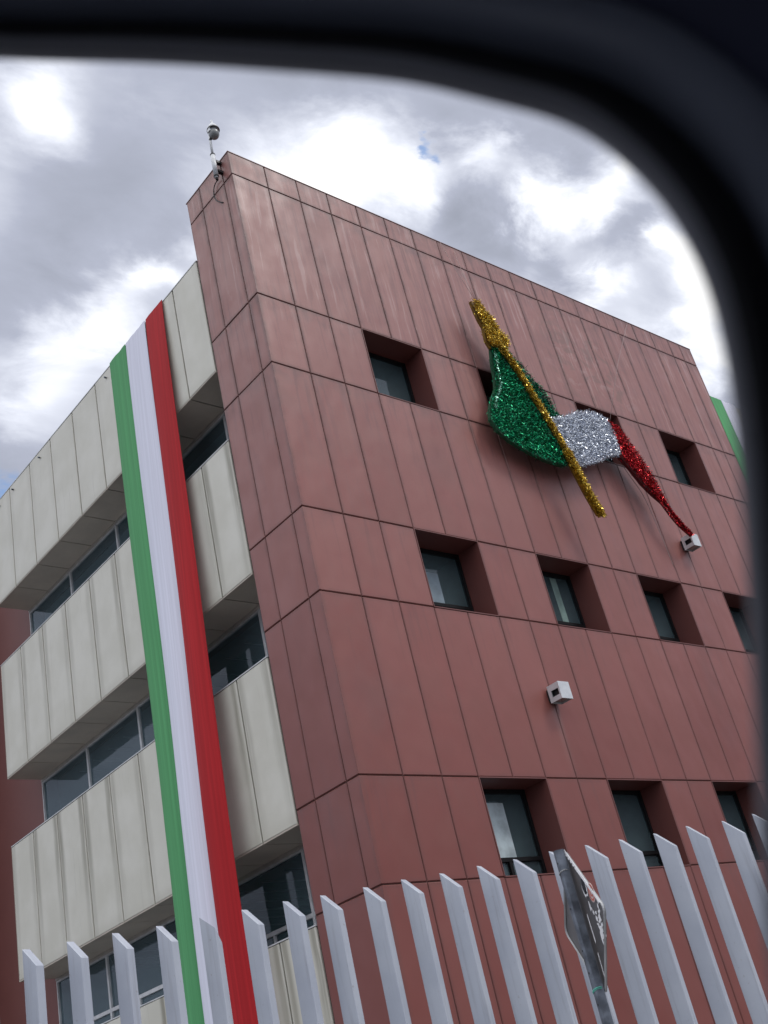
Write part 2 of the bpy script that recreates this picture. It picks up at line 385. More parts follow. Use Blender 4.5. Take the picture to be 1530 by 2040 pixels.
M = {
 'backing': simple('seam_backing', (0.085, 0.036, 0.030), 0.9),
 'cbacking': simple('cream_seam_backing', (0.028, 0.026, 0.02), 0.9),
 'reveal': None,
 'alu': simple('white_aluminium', (0.55, 0.56, 0.57), 0.35),
 'black': simple('black_frame', (0.007, 0.007, 0.008), 0.6, spec=0.2),
 'glassg': mat_glass('green_glass', (0.80, 0.90, 0.92), (0.14, 0.21, 0.24), 0.40), 'glassd': mat_glass('dark_glass', (0.80, 0.90, 0.90), (0.15, 0.22, 0.24), 0.32),
 'room': simple('dim_interior', (0.13, 0.19, 0.20), 0.9), 'ceil': simple('office_ceiling', (0.40, 0.42, 0.40), 0.9),
 'blind': simple('pale_blind', (0.80, 0.85, 0.90), 0.7),
 'film': simple('grey_pane_patch', (0.20, 0.26, 0.30), 0.5, var=0.2, sc=3), 'patchg': simple('green_pane_patch', (0.19, 0.28, 0.25), 0.5, var=0.25, sc=4), 'patchp': simple('pale_pane_patch', (0.42, 0.50, 0.52), 0.5, var=0.3, sc=3),
 'soffit': simple('soffit_panel', (0.52, 0.46, 0.39), 0.6, var=0.1, sc=1.5),
 'green': mat_cloth('green_cloth', (0.105, 0.36, 0.15), 0.8), 'white': mat_cloth('white_cloth', (0.74, 0.75, 0.86), 0.2), 'redc': mat_cloth('red_cloth', (0.44, 0.017, 0.022)),
 'fence': simple('grey_fence_paint', (0.33, 0.36, 0.44), 0.42, var=0.06, sc=3.0, bmp=0.05),
 'galv': simple('galvanised_steel', (0.13, 0.145, 0.17), 0.36, 0.55, var=0.4, sc=12),
 'galvw': simple('weathered_plate', (0.13, 0.122, 0.122), 0.34, 0.4, var=0.22, sc=5),
 'rim': simple('pale_sign_rim', (0.36, 0.37, 0.38), 0.5, 0.1),
 'lampm': simple('lamp_aluminium', (0.62, 0.64, 0.66), 0.4, 0.2, var=0.08, sc=10),
 'dark': simple('dark_plastic', (0.010, 0.010, 0.012), 0.5),
 'camw': simple('camera_white', (0.62, 0.64, 0.66), 0.4), 'camg': simple('camera_grey', (0.23, 0.24, 0.24), 0.3),
 'paper': simple('torn_paper', (0.75, 0.75, 0.77), 0.8, var=0.1), 'stred': simple('red_sticker', (0.55, 0.14, 0.10), 0.6), 'stpink': simple('faded_sticker', (0.62, 0.45, 0.42), 0.7),
 'string': simple('green_string', (0.10, 0.45, 0.35), 0.7), 'wire': simple('hanging_wire', (0.30, 0.22, 0.21), 0.6),
 'concrete': simple('concrete', (0.32, 0.31, 0.30), 0.85, var=0.2, sc=2.0, bmp=0.2),
 'asphalt': simple('asphalt', (0.05, 0.05, 0.052), 0.9, var=0.2, sc=3.0, bmp=0.3),
 'rubber': simple('black_rubber', (0.006, 0.006, 0.008), 0.55), 'trim': simple('car_trim', (0.17, 0.19, 0.24), 0.45), 'lip': simple('seal_rubber', (0.22, 0.225, 0.25), 0.6), 'lining': simple('car_lining', (0.045, 0.050, 0.090), 0.85),
 'paint': simple('dark_car_paint', (0.012, 0.013, 0.022), 0.25),
 'tgf': mat_tinsel('dark_green_tinsel', (0.0, 0.10, 0.05), (0.01, 0.22, 0.11)), 'tg': mat_tinsel('green_tinsel', (0.0, 0.11, 0.05), (0.02, 0.46, 0.21), 0.25), 'tgd': simple('green_tinsel_core', (0.004, 0.07, 0.030), 0.6),
 'ts': mat_tinsel('silver_tinsel', (0.52, 0.56, 0.64), (0.86, 0.90, 0.97)), 'tsd': simple('silver_core', (0.20, 0.21, 0.25), 0.6),
 'tr': mat_tinsel('red_tinsel', (0.28, 0.0, 0.01), (0.55, 0.02, 0.025)), 'trd': simple('red_core', (0.09, 0.004, 0.006), 0.6),
 'ty': mat_tinsel('gold_tinsel', (0.46, 0.29, 0.03), (0.80, 0.60, 0.12)), 'tyd': simple('gold_core', (0.16, 0.09, 0.008), 0.6),
}
def mat_fence():
    m, t, b = newmat('fence_paint'); P = pos(t)
    st = N(t, 'ShaderNodeMapping', inp={'Vector': P}); st.inputs['Scale'].default_value = (30, 30, 1.3)
    a = noise(t, st.outputs[0], 1.0, 5, 0.6); bb = noise(t, P, 3.0, 5); d = noise(t, P, 26.0, 4, 0.7)
    c = mix(t, maprange(t, bb, 0.3, 0.7), (0.37, 0.40, 0.465), (0.42, 0.45, 0.51))
    c = mix(t, math_(t, 'MULTIPLY', maprange(t, a, 0.52, 0.72), 0.45), c, (0.25, 0.255, 0.285))
    c = mix(t, math_(t, 'MULTIPLY', maprange(t, d, 0.66, 0.72), 0.5), c, (0.20, 0.17, 0.15))
    setc(b, t, c, maprange(t, bb, 0.3, 0.7, 0.35, 0.5)); bump(t, b, noise(t, P, 9.0, 3), 0.15, 0.01); return m
M['fence'] = mat_fence()
def mat_plainred():
    m, t, b = newmat('terracotta_shaded'); f = noise(t, pos(t), 1.5, 4)
    setc(b, t, mix(t, f, (0.135, 0.046, 0.040), (0.175, 0.062, 0.053)), 0.45); return m  # base colour darkened to paint in the shade of reveals and recess
M['reveal'] = mat_plainred()

# ------------------------------------------------------------------ ground
def struct(name, mb, mat):
    o = mb.build(name, mat); o['kind'] = 'structure'; return o
g = MB(); g.face([(-400,-400,0),(400,-400,0),(400,400,0),(-400,400,0)]); struct('ground', g, M['asphalt'])
FO = Vector((CAM.x, CAM.y, 0))                    # origin of the fence fit
K = 1.5
def fpos(k): return Vector((CAM.x + K*(2.162+0.1634*k), CAM.y + K*(4.769-0.0874*k), 0))
fd = Vector((0.1634, -0.0874, 0)).normalized(); fn = Vector((fd.y, -fd.x, 0))     # fn points to the street
g = MB(); a = fpos(-60)+fn*-0.5; b_ = fpos(90)+fn*-0.5
g.hexa([a+fn*3.2, b_+fn*3.2, b_, a, a+fn*3.2+Vector((0,0,.12)), b_+fn*3.2+Vector((0,0,.12)), b_+Vector((0,0,.12)), a+Vector((0,0,.12))])
struct('pavement', g, M['concrete'])

# ------------------------------------------------------------------ office building
S = 0.69; HT = 16.4
Zs = [HT - z*S for z in (0, 0.755, 4.557, 6.533, 10.237, 12.178, 15.931, 17.896, 21.6)] + [0.0]
Xj = [0.0] + [(1.079 + j)*S for j in range(0, 18)] + [18.75*S, 19.445*S]
XE = Xj[-1]
YR = [0.0, 0.376*S, 1.365*S, 1.983*S]; YE = YR[-1]
bld = thing('office_building', 'tall terracotta clad office block with cream panelled side wing', 'building', (0, 0, 0))
def panels(mb, P0, U, V, Nn, us, vs, skip=lambda i, j: False, gap=0.007, depth=0.016, nogap_left=False, tilt=0.0022, rk=1.0, bv=0.010):
    P0, U, V, Nn = map(Vector, (P0, U, V, Nn))
    for i in range(len(us)-1):
        for j in range(len(vs)-1):
            if skip(i, j): continue
            gl = 0 if (nogap_left and i == 0) else gap
            u0, u1, v0, v1 = us[i]+gl, us[i+1]-gap, vs[j]+gap, vs[j+1]-gap
            rnd = random.random(); W, H_ = us[i+1]-us[i], vs[j+1]-vs[j]
            t = [random.uniform(-tilt, tilt) for _ in range(4)]
            bl = 0 if (nogap_left and i == 0) else bv
            c_in = [(u0+bl, v0+bv), (u1-bv, v0+bv), (u1-bv, v1-bv), (u0+bl, v1-bv)]
            c_out = [(u0, v0), (u1, v0), (u1, v1), (u0, v1)]
            F = [P0+U*a+V*b+Nn*t[k] for k, (a, b) in enumerate(c_in)]
            O = [P0+U*a+V*b-Nn*bv for a, b in c_out]; B = [P0+U*a+V*b-Nn*depth for a, b in c_out]
            r = (W, H_, rnd*rk)
            mb.face(F, [(a-us[i], b-vs[j]) for a, b in c_in], r)
            for k in range(4):
                l = (k+1) % 4
                if k == 3 and bl == 0: continue
                uvk = [(c_in[k][0]-us[i], c_in[k][1]-vs[j]), (c_in[l][0]-us[i], c_in[l][1]-vs[j])]
                mb.face([F[k], F[l], O[l], O[k]], [uvk[0], uvk[1], uvk[1], uvk[0]], r)
                mb.face([O[k], O[l], B[l], B[k]], [(0, 0)]*4, r)
vs_up = list(reversed(Zs))                 # ascending
WIN = [(3, 5), (7, 9), (11, 13), (15, 17)]
def is_win(i, j):
    if j in (len(vs_up)-4, len(vs_up)-6, len(vs_up)-8):
        return any(a <= i < b for a, b in WIN)
    return False
f = MB()
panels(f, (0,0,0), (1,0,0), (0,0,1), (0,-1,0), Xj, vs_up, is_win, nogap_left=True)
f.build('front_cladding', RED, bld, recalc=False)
f = MB()
ys_rev = [0] + YR[1:]
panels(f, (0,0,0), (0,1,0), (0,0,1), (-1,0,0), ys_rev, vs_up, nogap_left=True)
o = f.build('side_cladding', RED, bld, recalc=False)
# body of the terracotta slab, with openings: built as strips behind the cladding
f = MB(); dpt = 0.016
rows_w = [(Zs[3], Zs[2]), (Zs[5], Zs[4]), (Zs[7], Zs[6])]
zcur = HT
for (zb, zt) in rows_w:
    f.box((dpt, dpt, zt), (XE-dpt, YE, zcur-0.004)); 
    xc = dpt
    for a, b in WIN:
        f.box((xc, dpt, zb), (Xj[a], YE, zt)); xc = Xj[b]
    f.box((xc, dpt, zb), (XE-dpt, YE, zt)); zcur = zb
f.box((dpt, dpt, 0), (XE-dpt, YE, zcur))
f.build('slab_core', M['backing'], bld, recalc=False)
# thin coping on top of the slab
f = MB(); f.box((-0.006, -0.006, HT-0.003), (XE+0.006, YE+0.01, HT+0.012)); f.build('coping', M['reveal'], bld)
# right end cladding of the slab
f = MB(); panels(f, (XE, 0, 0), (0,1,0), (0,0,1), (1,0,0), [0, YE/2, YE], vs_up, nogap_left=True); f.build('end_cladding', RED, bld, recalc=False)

# front windows: reveal lining, black frame, panes
REV = 0.50
wn = 0
for ri, (zb, zt) in enumerate(rows_w):
    for wi, (a, b) in enumerate(WIN):
        x0, x1 = Xj[a], Xj[b]; z0, z1 = zb, zt
        L = MB(); e = 0.012
        L.box((x0-0.004, -0.002, z0), (x0+e, REV, z1)); L.box((x1-e, -0.002, z0), (x1+0.004, REV, z1))
        L.box((x0+e, -0.002, z1-e), (x1-e, REV, z1+0.004)); L.box((x0+e, -0.006, z0-0.004), (x1-e, REV, z0+e))
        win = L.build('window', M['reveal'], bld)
        xa, xb, za, zc_ = x0+e, x1-e, z0+e, z1-e
        F = MB(); w_ = 0.045; y0, y1 = REV-0.05, REV+0.02
        ztr = za + 0.33
        F.bbox((xa, y0, za), (xa+w_, y1, zc_), 0.003); F.bbox((xb-w_, y0, za), (xb, y1, zc_), 0.003)
        F.bbox((xa+w_, y0+.002, zc_-w_*1.3), (xb-w_, y1, zc_), 0.003); F.bbox((xa+w_, y0+.002, za), (xb-w_, y1, za+w_), 0.003)
        F.bbox((xa+w_, y0+.004, ztr-0.03), (xb-w_, y1, ztr+0.03), 0.003)
        xm = (xa+xb)/2
        F.bbox((xm-0.03, y0+.006, za+w_), (xm+0.03, y1, ztr-0.03), 0.003)
        F.build('frame', M['black'], win)
        G = MB()
        G.face([(xa+w_, REV, za+w_), (xb-w_, REV, za+w_), (xb-w_, REV, zc_-w_), (xa+w_, REV, zc_-w_)])
        G.build('pane', M['glassd'], win, recalc=False)
        yr = YE-0.02; Q = MB()
        Q.face([(x0, yr, zb), (x1, yr, zb), (x1, yr, zt), (x0, yr, zt)])
        Q.face([(x0, REV+.03, zb+.01), (x0, yr, zb+.01), (x1, yr, zb+.01), (x1, REV+.03, zb+.01)]); Q.face([(x0, REV+.03, zt-.01), (x0, yr, zt-.01), (x1, yr, zt-.01), (x1, REV+.03, zt-.01)])
        Q.face([(x0+.003, REV+.03, zb), (x0+.003, yr, zb), (x0+.003, yr, zt), (x0+.003, REV+.03, zt)]); Q.face([(x1-.003, REV+.03, zb), (x1-.003, yr, zb), (x1-.003, yr, zt), (x1-.003, REV+.03, zt)])
        Q.build('room_lining', M['room'], win)
        bs = None
        if (ri, wi) == (0, 0): bs = (x0+.07, x0+.74, z0+.06, z0+.42, 'patchp')
        if (ri, wi) == (1, 0): bs = (x0+.07, x0+.80, z0+.37, z0+.92)
        if (ri, wi) == (1, 1): bs = (x0+.84, x0+1.0, z0+.37, z1-.1, 'patchg')
        if (ri, wi) == (2, 0): bs = (x0+.07, x0+.88, z0+.37, z1-.20, 'patchp')
        if (ri, wi) == (2, 1): bs = (x0+.07, x0+.17, z0+.37, z1-.1, 'patchg')
        if bs:
            Q = MB(); Q.box((bs[0], REV-.006, bs[2]), (bs[1], REV-.003, bs[3])); Q.build('pane_patch', M[bs[4] if len(bs) > 4 else 'film'], win)  # tinted sheet set just in front of the glass
# cream side wing
XC = -0.010; CW = 1.429*S; YJ = 3.185*S; YEND = 14.55*S; XW = 1.048*S
FH = 0.5*((12.694-1.932))*S
tb = [(HT-1.932*S, HT-5.39*S), (HT-7.331*S, HT-10.785*S), (HT-12.694*S, HT-16.195*S), (HT-18.05*S, HT-21.5*S)]
ysp = [YE+0.004] + [YJ + n*CW for n in range(0, 8)] + [YEND]
for i, (zt, zb) in enumerate(tb):
    f = MB()
    panels(f, (XC, 0, 0), (0,1,0), (0,0,1), (-1,0,0), ysp, [zb, zt], gap=0.0155, depth=0.03, tilt=0.002)
    s_ = f.build('spandrel', CREAM, bld, recalc=False)
    f = MB(); f.box((XC+0.03, ysp[0], zb+0.02), (XW+0.30, YEND-0.008, zt-0.012)); f.build('spandrel_core', M['cbacking'], s_)
    f = MB(); f.box((XC-0.004, ysp[0], zt-0.011), (XW+.3, YEND, zt+0.006)); f.build('capping', M['alu'], s_)
    f = MB()
    for k in range(len(ysp)-1):
        f.bbox((XC+0.004, ysp[k]+0.011, zb-0.006), (XW-0.03, ysp[k+1]-0.011, zb+0.014), 0.003)
    f.build('soffit', M['soffit'], s_)
    f = MB(); f.bbox((XW-0.055, ysp[0], zb-0.055), (XW+0.02, YEND-0.002, zb-0.004), 0.004); f.build('head_trim', simple('head_trim_%d' % i, (0.42, 0.39, 0.36), 0.5), s_)
    f = MB(); f.box((XC+.004, YEND-0.006, zb), (XW+.3, YEND+0.004, zt)); f.build('end_cap', CREAM, s_)
# recessed glazing bands
bays = [YE] + [YEND - 0.005 - k*2.825*S for k in (4, 3, 2, 1, 0)]
bays = [YE, 14.598*S-3*2.825*S, 14.598*S-2*2.825*S, 14.598*S-2.825*S, YEND]
bays = [YE] + sorted([14.598*S-k*2.825*S for k in (1, 2, 3, 4)]) + [YEND]
bands = [(tb[0][1], tb[1][0]), (tb[1][1], tb[2][0]), (tb[2][1], tb[3][0])]
for bi, (zt, zb) in enumerate(bands):
    zt_, zb_ = zt-0.055, zb+0.006
    zt2 = zb_+0.32
    for k in range(len(bays)-1):
        ya, yb = bays[k], bays[k+1]
        F = MB(); q = 0.028; xa, xb = XW-0.04, XW+0.03
        F.bbox((xa, ya+.001, zb_), (xb, ya+q, zt_), 0.003); F.bbox((xa, yb-q, zb_), (xb, yb-.001, zt_), 0.003)
        F.bbox((xa+.002, ya+q, zt_-0.03), (xb, yb-q, zt_), 0.003); F.bbox((xa+.002, ya+q, zb_), (xb, yb-q, zb_+0.04), 0.003)
        F.bbox((xa+.003, ya+q, zt2-0.03), (xb, yb-q, zt2+0.03), 0.003)
        ym = (ya+yb)/2
        F.bbox((xa+.004, ym-0.02, zb_+.04), (xb, ym+0.02, zt2-.03), 0.003)
        win = F.build('window', M['alu'], bld)
        G = MB(); G.face([(XW, yb-q, zb_), (XW, ya+q, zb_), (XW, ya+q, zt_), (XW, yb-q, zt_)]); G.build('pane', M['glassg'], win, recalc=False)
        bl = {(0,3): None, (1,0): (0.35, 0.75, 0.0, 0.62), (2,0): (0.35, 0.62, 0.2, 0.8), (1,2): (0.05, 1.6, 0.0, 0.55), (1,3): None, (2,2): (0.1, 1.0, 0.3, 0.9)}.get((bi, k))
        if bl:
            Q = MB(); Q.box((XW+0.12, ya+bl[0], zb_+bl[2]), (XW+0.14, ya+bl[1], zb_+bl[3])); Q.build('blind', simple('blue_blind_%d_%d' % (bi, k), (0.42, 0.56, 0.70), 0.6), win)
    # room behind the band: back wall, ceiling, floor
    R_ = MB()
    R_.face([(XW+3.5, YE, zb-1.2), (XW+3.5, YEND, zb-1.2), (XW+3.5, YEND, zt+.0), (XW+3.5, YE, zt+.0)])
    R_.face([(XW+.31, YE, zt-.002), (XW+.31, YEND, zt-.002), (XW+3.5, YEND, zt-.002), (XW+3.5, YE, zt-.002)])
    R_.face([(XW+.31, YEND, zb-1.2), (XW+3.5, YEND, zb-1.2), (XW+3.5, YEND, zt), (XW+.31, YEND, zt)])
    R_.face([(XW+.31, YE+.01, zb-1.2), (XW+3.5, YE+.01, zb-1.2), (XW+3.5, YE+.01, zt), (XW+.31, YE+.01, zt)])
    R_.face([(XW+.31, YE, zb-1.2), (XW+.31, YEND, zb-1.2), (XW+3.5, YEND, zb-1.2), (XW+3.5, YE, zb-1.2)])
    R_.build('office_room', M['room'], bld, recalc=False)
    C_ = MB()
    for k in range(14):
        yy = YE+.3+k*.6
        if yy < YEND-.3: C_.box((XW+.5, yy, zt-.03), (XW+3.4, yy+.02, zt-.004))
    C_.build('ceiling_grid', M['alu'], bld)
# terracotta wall set back beyond the spandrels, and the slab at the far corner
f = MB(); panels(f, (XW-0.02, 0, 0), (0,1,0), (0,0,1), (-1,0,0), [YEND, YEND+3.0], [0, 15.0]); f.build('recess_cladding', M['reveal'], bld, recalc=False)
f = MB(); f.box((XW-0.003, YEND+0.005, 0), (8, YEND+3.0, 15.0)); f.box((XW-0.02, YEND-0.02, 0), (XW+.3, YEND+0.003, 15.0)); f.build('recess_core', M['backing'], bld)
f = MB(); f.box((-.6, YEND+3.0, 0), (XE, YEND+4.3, 15.3)); f.build('far_slab', M['reveal'], bld)
# roof and core of the wing
f = MB(); f.box((XW+3.6, YE+.01, 0), (XE-.05, YEND, 14.9)); f.box((XW+.29, YE+.01, tb[0][0]-.5), (XE-.05, YEND, tb[0][0]-.03)); f.build('wing_core', M['cbacking'], bld)
# cream wing continuing to the right of the slab
f = MB(); xr = [XE+0.02 + k*0.985 for k in range(0, 9)]
panels(f, (0, 0.06, 0), (1,0,0), (0,0,1), (0,-1,0), xr, [0, 4, 6.4, 7.7, 10.1, 11.4, HT-1.93*S-0.05], gap=0.007); rw = f.build('right_wing_cladding', CREAM, bld, recalc=False)
f = MB(); f.box((XE+.02, 0.08, 0), (xr[-1], 8, HT-1.93*S-0.07)); f.build('right_wing_core', M['cbacking'], bld)

# small bolts along the roof edge of the cream wing
for yy in (4.7, 7.6, 8.9, 9.6):
    f = MB(); f.tube([(XC-.004, yy, tb[0][0]-.17), (XC-.05, yy, tb[0][0]-.17)], 0.018, 6); f.build('edge_bolt', M['galv'], bld)

# ------------------------------------------------------------------ long cloth strips hanging from the roof edge
def strip(name, mat, label, y0, y1, ztop, zbot, off, group, axis='y', ph=0.0, seed=0):
    rng = random.Random(seed); mb = MB(); nz, ny = 90, 14; rows = []
    folds = [(rng.uniform(4, 13), rng.uniform(0, 6), rng.uniform(.0010, .0032)) for _ in range(4)]
    for back in (0, 1):
        rows = []
        for i in range(nz+1):
            s = i/nz; z = ztop - (ztop-zbot)*s; r = []
            sag = 0.02 + off*(s**0.75)
            puff = 0.002 + 0.13*min(1, s*1.6)
            for j in range(ny+1):
                v = j/ny; yy = y0 + (y1-y0)*v
                wv = sum(a*math.sin(fq*v*2 + p + s*1.7*fq*0.12) for fq, p, a in folds)
                lift = sag + puff*math.sin(math.pi*v)**0.8 + wv*(0.35+0.65*(1-s*0.6)) + 0.03*math.sin(s*9+ph)*s
                lift += 0.004 if back else 0.008
                yy += 0.02*math.sin(s*5+ph*2)*s
                if axis == 'y': r.append((XC - lift, yy, z))
                else: r.append((yy, 0.06 - lift, z))
            rows.append(r)
        mb.grid(rows)
    # close the side hems
    o = mb.build(name, mat, None, recalc=False)
    tag(o, label, 'banner', group)
    return o
gr1 = 'long cloth strips hanging down the cream side facade'
strip('fabric_strip', M['green'], 'long green fabric strip hanging down the cream side of the building', 4.49, 3.86, tb[0][0]+.012, 0.6, 0.06, gr1, ph=0.3, seed=1)
strip('fabric_strip', M['white'], 'long white fabric strip hanging between the green and the red strip', 3.845, 3.13, tb[0][0]+.012, 0.6, 0.20, gr1, ph=1.3, seed=2)
strip('fabric_strip', M['redc'], 'long red fabric strip hanging on the cream wall nearest the terracotta slab', 3.10, 2.50, tb[0][0]+.012, 0.6, 0.30, gr1, ph=2.1, seed=3)
gr2 = 'cloth strips at the far right corner'
strip('fabric_strip', M['green'], 'short visible piece of green cloth at the far right end of the terracotta wall', XE+.03, XE+.55, HT-1.93*S-.035, 6.0, 0.03, gr2, axis='x', seed=4)
strip('fabric_strip', M['white'], 'pale cloth strip right of the far green one beside the car window edge', XE+.57, XE+1.15, HT-1.93*S-.035, 6.0, 0.03, gr2, axis='x', seed=5)

# ------------------------------------------------------------------ wall lamps
def wall_lamp(x, z, label):
    t = thing('wall_lamp', label, 'wall lamp', (x+.12, 0, z), 'box lamps on the terracotta facade')
    w_, h_, d0, d1 = 0.25, 0.27, -0.055, -0.29
    b = MB(); th = 0.012
    # housing: box with an aperture in the left and right side
    for sx in (x, x+w_-th):
        b.box((sx, d1+.004, z), (sx+th, d0, z+.075)); b.box((sx, d1+.004, z+.175), (sx+th, d0, z+h_))
        b.box((sx, d0-.06, z+.075), (sx+th, d0, z+.175)); b.box((sx, d1+.004, z+.075), (sx+th, d1+.03, z+.175))
    b.box((x+th, d1+.004, z+h_-th), (x+w_-th, d0, z+h_)); 
    b.box((x+th, d0-.012, z+.0), (x+w_-th, d0, z+h_-th))
    b.build('housing', M['lampm'], t)
    b = MB(); b.bbox((x-.003, d1, z-.003), (x+w_+.003, d1+.004+.002, z+h_+.003), 0.002); b.build('front_plate', M['lampm'], t)
    b = MB(); b.box((x+.02, d1+.03, z+.02), (x+w_-.02, d0-.02, z+.035)); b.build('diffuser', M['camg'], t)
    b = MB(); b.box((x+.035, -.055, z+.035), (x+w_-.035, -.0, z+h_-.035)); b.build('wall_bracket', M['dark'], t)
    b = MB(); b.box((x+.05, d1+.05, z+.05), (x+w_-.05, d0-.04, z+.2)); b.build('reflector', M['dark'], t)
wall_lamp(4.05, 6.56, 'small square metal lamp on the bare wall below the middle windows')
wall_lamp(9.53, 10.10, 'small square metal lamp holding the tip of the red tinsel tail')

# ------------------------------------------------------------------ security camera
t = thing('security_camera', 'white dome security camera on a mast at the top corner of the terracotta slab', 'security camera', (-0.14, 0.24, 15.95))
b = MB(); b.tube([(-.14, .25, 15.99), (-.14, .235, 16.47)], 0.042, 12); b.tube([(-.14, .2515, 15.93), (-.14, .25, 16.0)], 0.034, 12); b.build('mast_sleeve', M['camw'], t)
b = MB(); b.tube([(-.14, .235, 16.46), (-.14, .215, 16.98)], 0.023, 10); b.build('mast', M['camw'], t)
b = MB(); b.tube([(-.14, .236, 16.455), (-.14, .2355, 16.475)], 0.046, 12); b.build('clamp_ring', M['dark'], t)
b = MB(); b.tube([(-.14, .2508, 15.96), (-.14, .25, 15.985)], 0.047, 12)
b.tube([(-.14, .2535, 15.89), (-.14, .2515, 15.94)], 0.020, 8); b.build('clamp_ring', M['dark'], t)
for zz in (16.08, 16.3):
    b = MB(); b.box((-.10, .21, zz), (0.0, .27, zz+.05)); b.build('wall_bracket', M['dark'], t)
dc = (-.09, .15, 16.94)
def DS(p): return [(r*.80, z*.86) for r, z in p]
b = MB(); b.lathe(dc, DS([(0.0, .36), (.026, .355), (.03, .30), (.035, .27), (.06, .245), (.10, .19), (.125, .13), (.135, .09), (.128, .088), (.0, .10)])); b.build('housing', M['camw'], t)
b = MB(); b.lathe(dc, DS([(.128, .095), (.140, .095), (.143, .075), (.138, .06), (.127, .062), (.128, .095)])); b.build('dark_rim', M['dark'], t)
b = MB(); b.lathe(dc, DS([(.10, .088), (.10, .0), (.09, -.02), (.0, -.02)]), 20); b.build('yoke', M['camw'], t)
b = MB(); b.lathe(dc, DS([(.10, .035), (.118, .0), (.115, -.05), (.095, -.10), (.06, -.135), (.0, -.15)]), 20); b.build('ball', M['camg'], t)
b = MB(); b.box((dc[0]-.108, dc[1]-.036, dc[2]-.01), (dc[0]-.076, dc[1]+.036, dc[2]+.06)); b.build('lens_window', M['camw'], t)
b = MB(); b.tube([(-.14, .215, 16.98), (-.13, .19, 17.03), (-.10, .15, 17.06)], 0.02, 8)
for q in range(4): b.box((-.165+.01*q, .19-.012*q, 16.80+.045*q), (-.125+.01*q, .225-.012*q, 16.83+.045*q))
b.build('swivel_arm', M['dark'], t)
cab = [(-.14, .254, 15.90), (-.06, .30, 15.99), (-.03, .344, 16.038), (-.03, .443, 16.035), (-.03, .513, 15.957), (-.03, .536, 15.812), (-.03, .492, 15.677), (-.02, .396, 15.556), (0.02, .35, 15.52)]
def smoothpath(p, n=6):
    out = []; P = [Vector(a) for a in p]
    for i in range(len(P)-1):
        p0, p1, p2, p3 = P[max(i-1,0)], P[i], P[i+1], P[min(i+2, len(P)-1)]
        for k in range(n):
            s = k/n; out.append(0.5*((2*p1)+(p2-p0)*s+(2*p0-5*p1+4*p2-p3)*s*s+(-p0+3*p1-3*p2+p3)*s**3))
    return out+[P[-1]]
b = MB(); b.tube(smoothpath(cab[2:]), 0.011, 6); b.build('cable', M['dark'], t)

# ------------------------------------------------------------------ tinsel flag decoration
t = thing('flag_decoration', 'large green silver and red tinsel flag on a gold pole hung on the facade', 'decoration', (6.5, -0.2, 11.1))
GREEN = [(5.07,13.56),(4.95,13.13),(4.9,12.8),(4.82,12.55),(4.59,12.22),(4.47,12.0),(4.4,11.76),(4.51,11.54),(4.75,11.38),(5.22,11.24),(5.64,11.16),(6.07,11.15),(6.22,11.22),(6.16,11.61),(5.99,12.1),(5.84,12.64),(5.65,13.1),(5.4,13.65)]
FLAP = [(5.49,13.65),(5.72,13.5),(5.89,13.35),(6.04,13.13),(6.22,12.98),(6.35,12.78),(6.43,12.56),(6.56,12.36),(6.25,12.22),(6.08,12.1),(5.80,12.5),(5.60,13.0)]
SILV = [(6.05,12.23),(6.11,12.21),(6.46,12.3),(6.84,12.5),(7.32,12.66),(7.75,12.7),(7.96,12.63),(8.01,12.42),(8.03,12.18),(8.02,11.9),(7.89,11.78),(7.58,11.7),(7.16,11.47),(6.8,11.33),(6.44,11.22),(6.24,11.30),(6.15,11.75)]
REDP = [(7.96,12.62),(8.24,12.56),(8.42,12.38),(8.66,11.93),(8.86,11.50),(8.97,11.08),(8.98,10.90),(8.68,11.08),(8.44,11.28),(8.25,11.55),(8.02,11.80),(8.0,12.2)]
SPEAR = [(4.88,14.58),(5.03,14.6),(5.15,14.42),(5.29,14.24),(5.41,13.96),(5.57,13.89),(5.52,13.69),(5.33,13.5),(5.15,13.51),(5.02,13.52),(4.96,13.66),(5.0,14.0),(4.94,14.17),(4.91,14.34)]
def inside(p, poly):
    c = False; j = len(poly)-1
    for i in range(len(poly)):
        (xi, yi), (xj, yj) = poly[i], poly[j]
        if (yi > p[1]) != (yj > p[1]) and p[0] < (xj-xi)*(p[1]-yi)/(yj-yi)+xi: c = not c
        j = i
    return c
def blades(mb, c, L, w_, n, rng, spread=0.05, flat=0.6):
    for _ in range(n):
        d = Vector((rng.gauss(0, 1), -abs(rng.gauss(0, 1))*flat, rng.gauss(0, 1)-0.25)).normalized()
        sd_ = d.cross(Vector((rng.gauss(0, 1), rng.gauss(0, 1), rng.gauss(0, 1)))).normalized()*w_*rng.uniform(.6, 1.2)
        p = Vector(c)+Vector((rng.uniform(-1, 1), rng.uniform(-1, 1), rng.uniform(-1, 1)))*spread
        q = p + d*L*rng.uniform(.5, 1.2)
        mb.face([p-sd_, p+sd_, q+sd_*.7, q-sd_*.7])
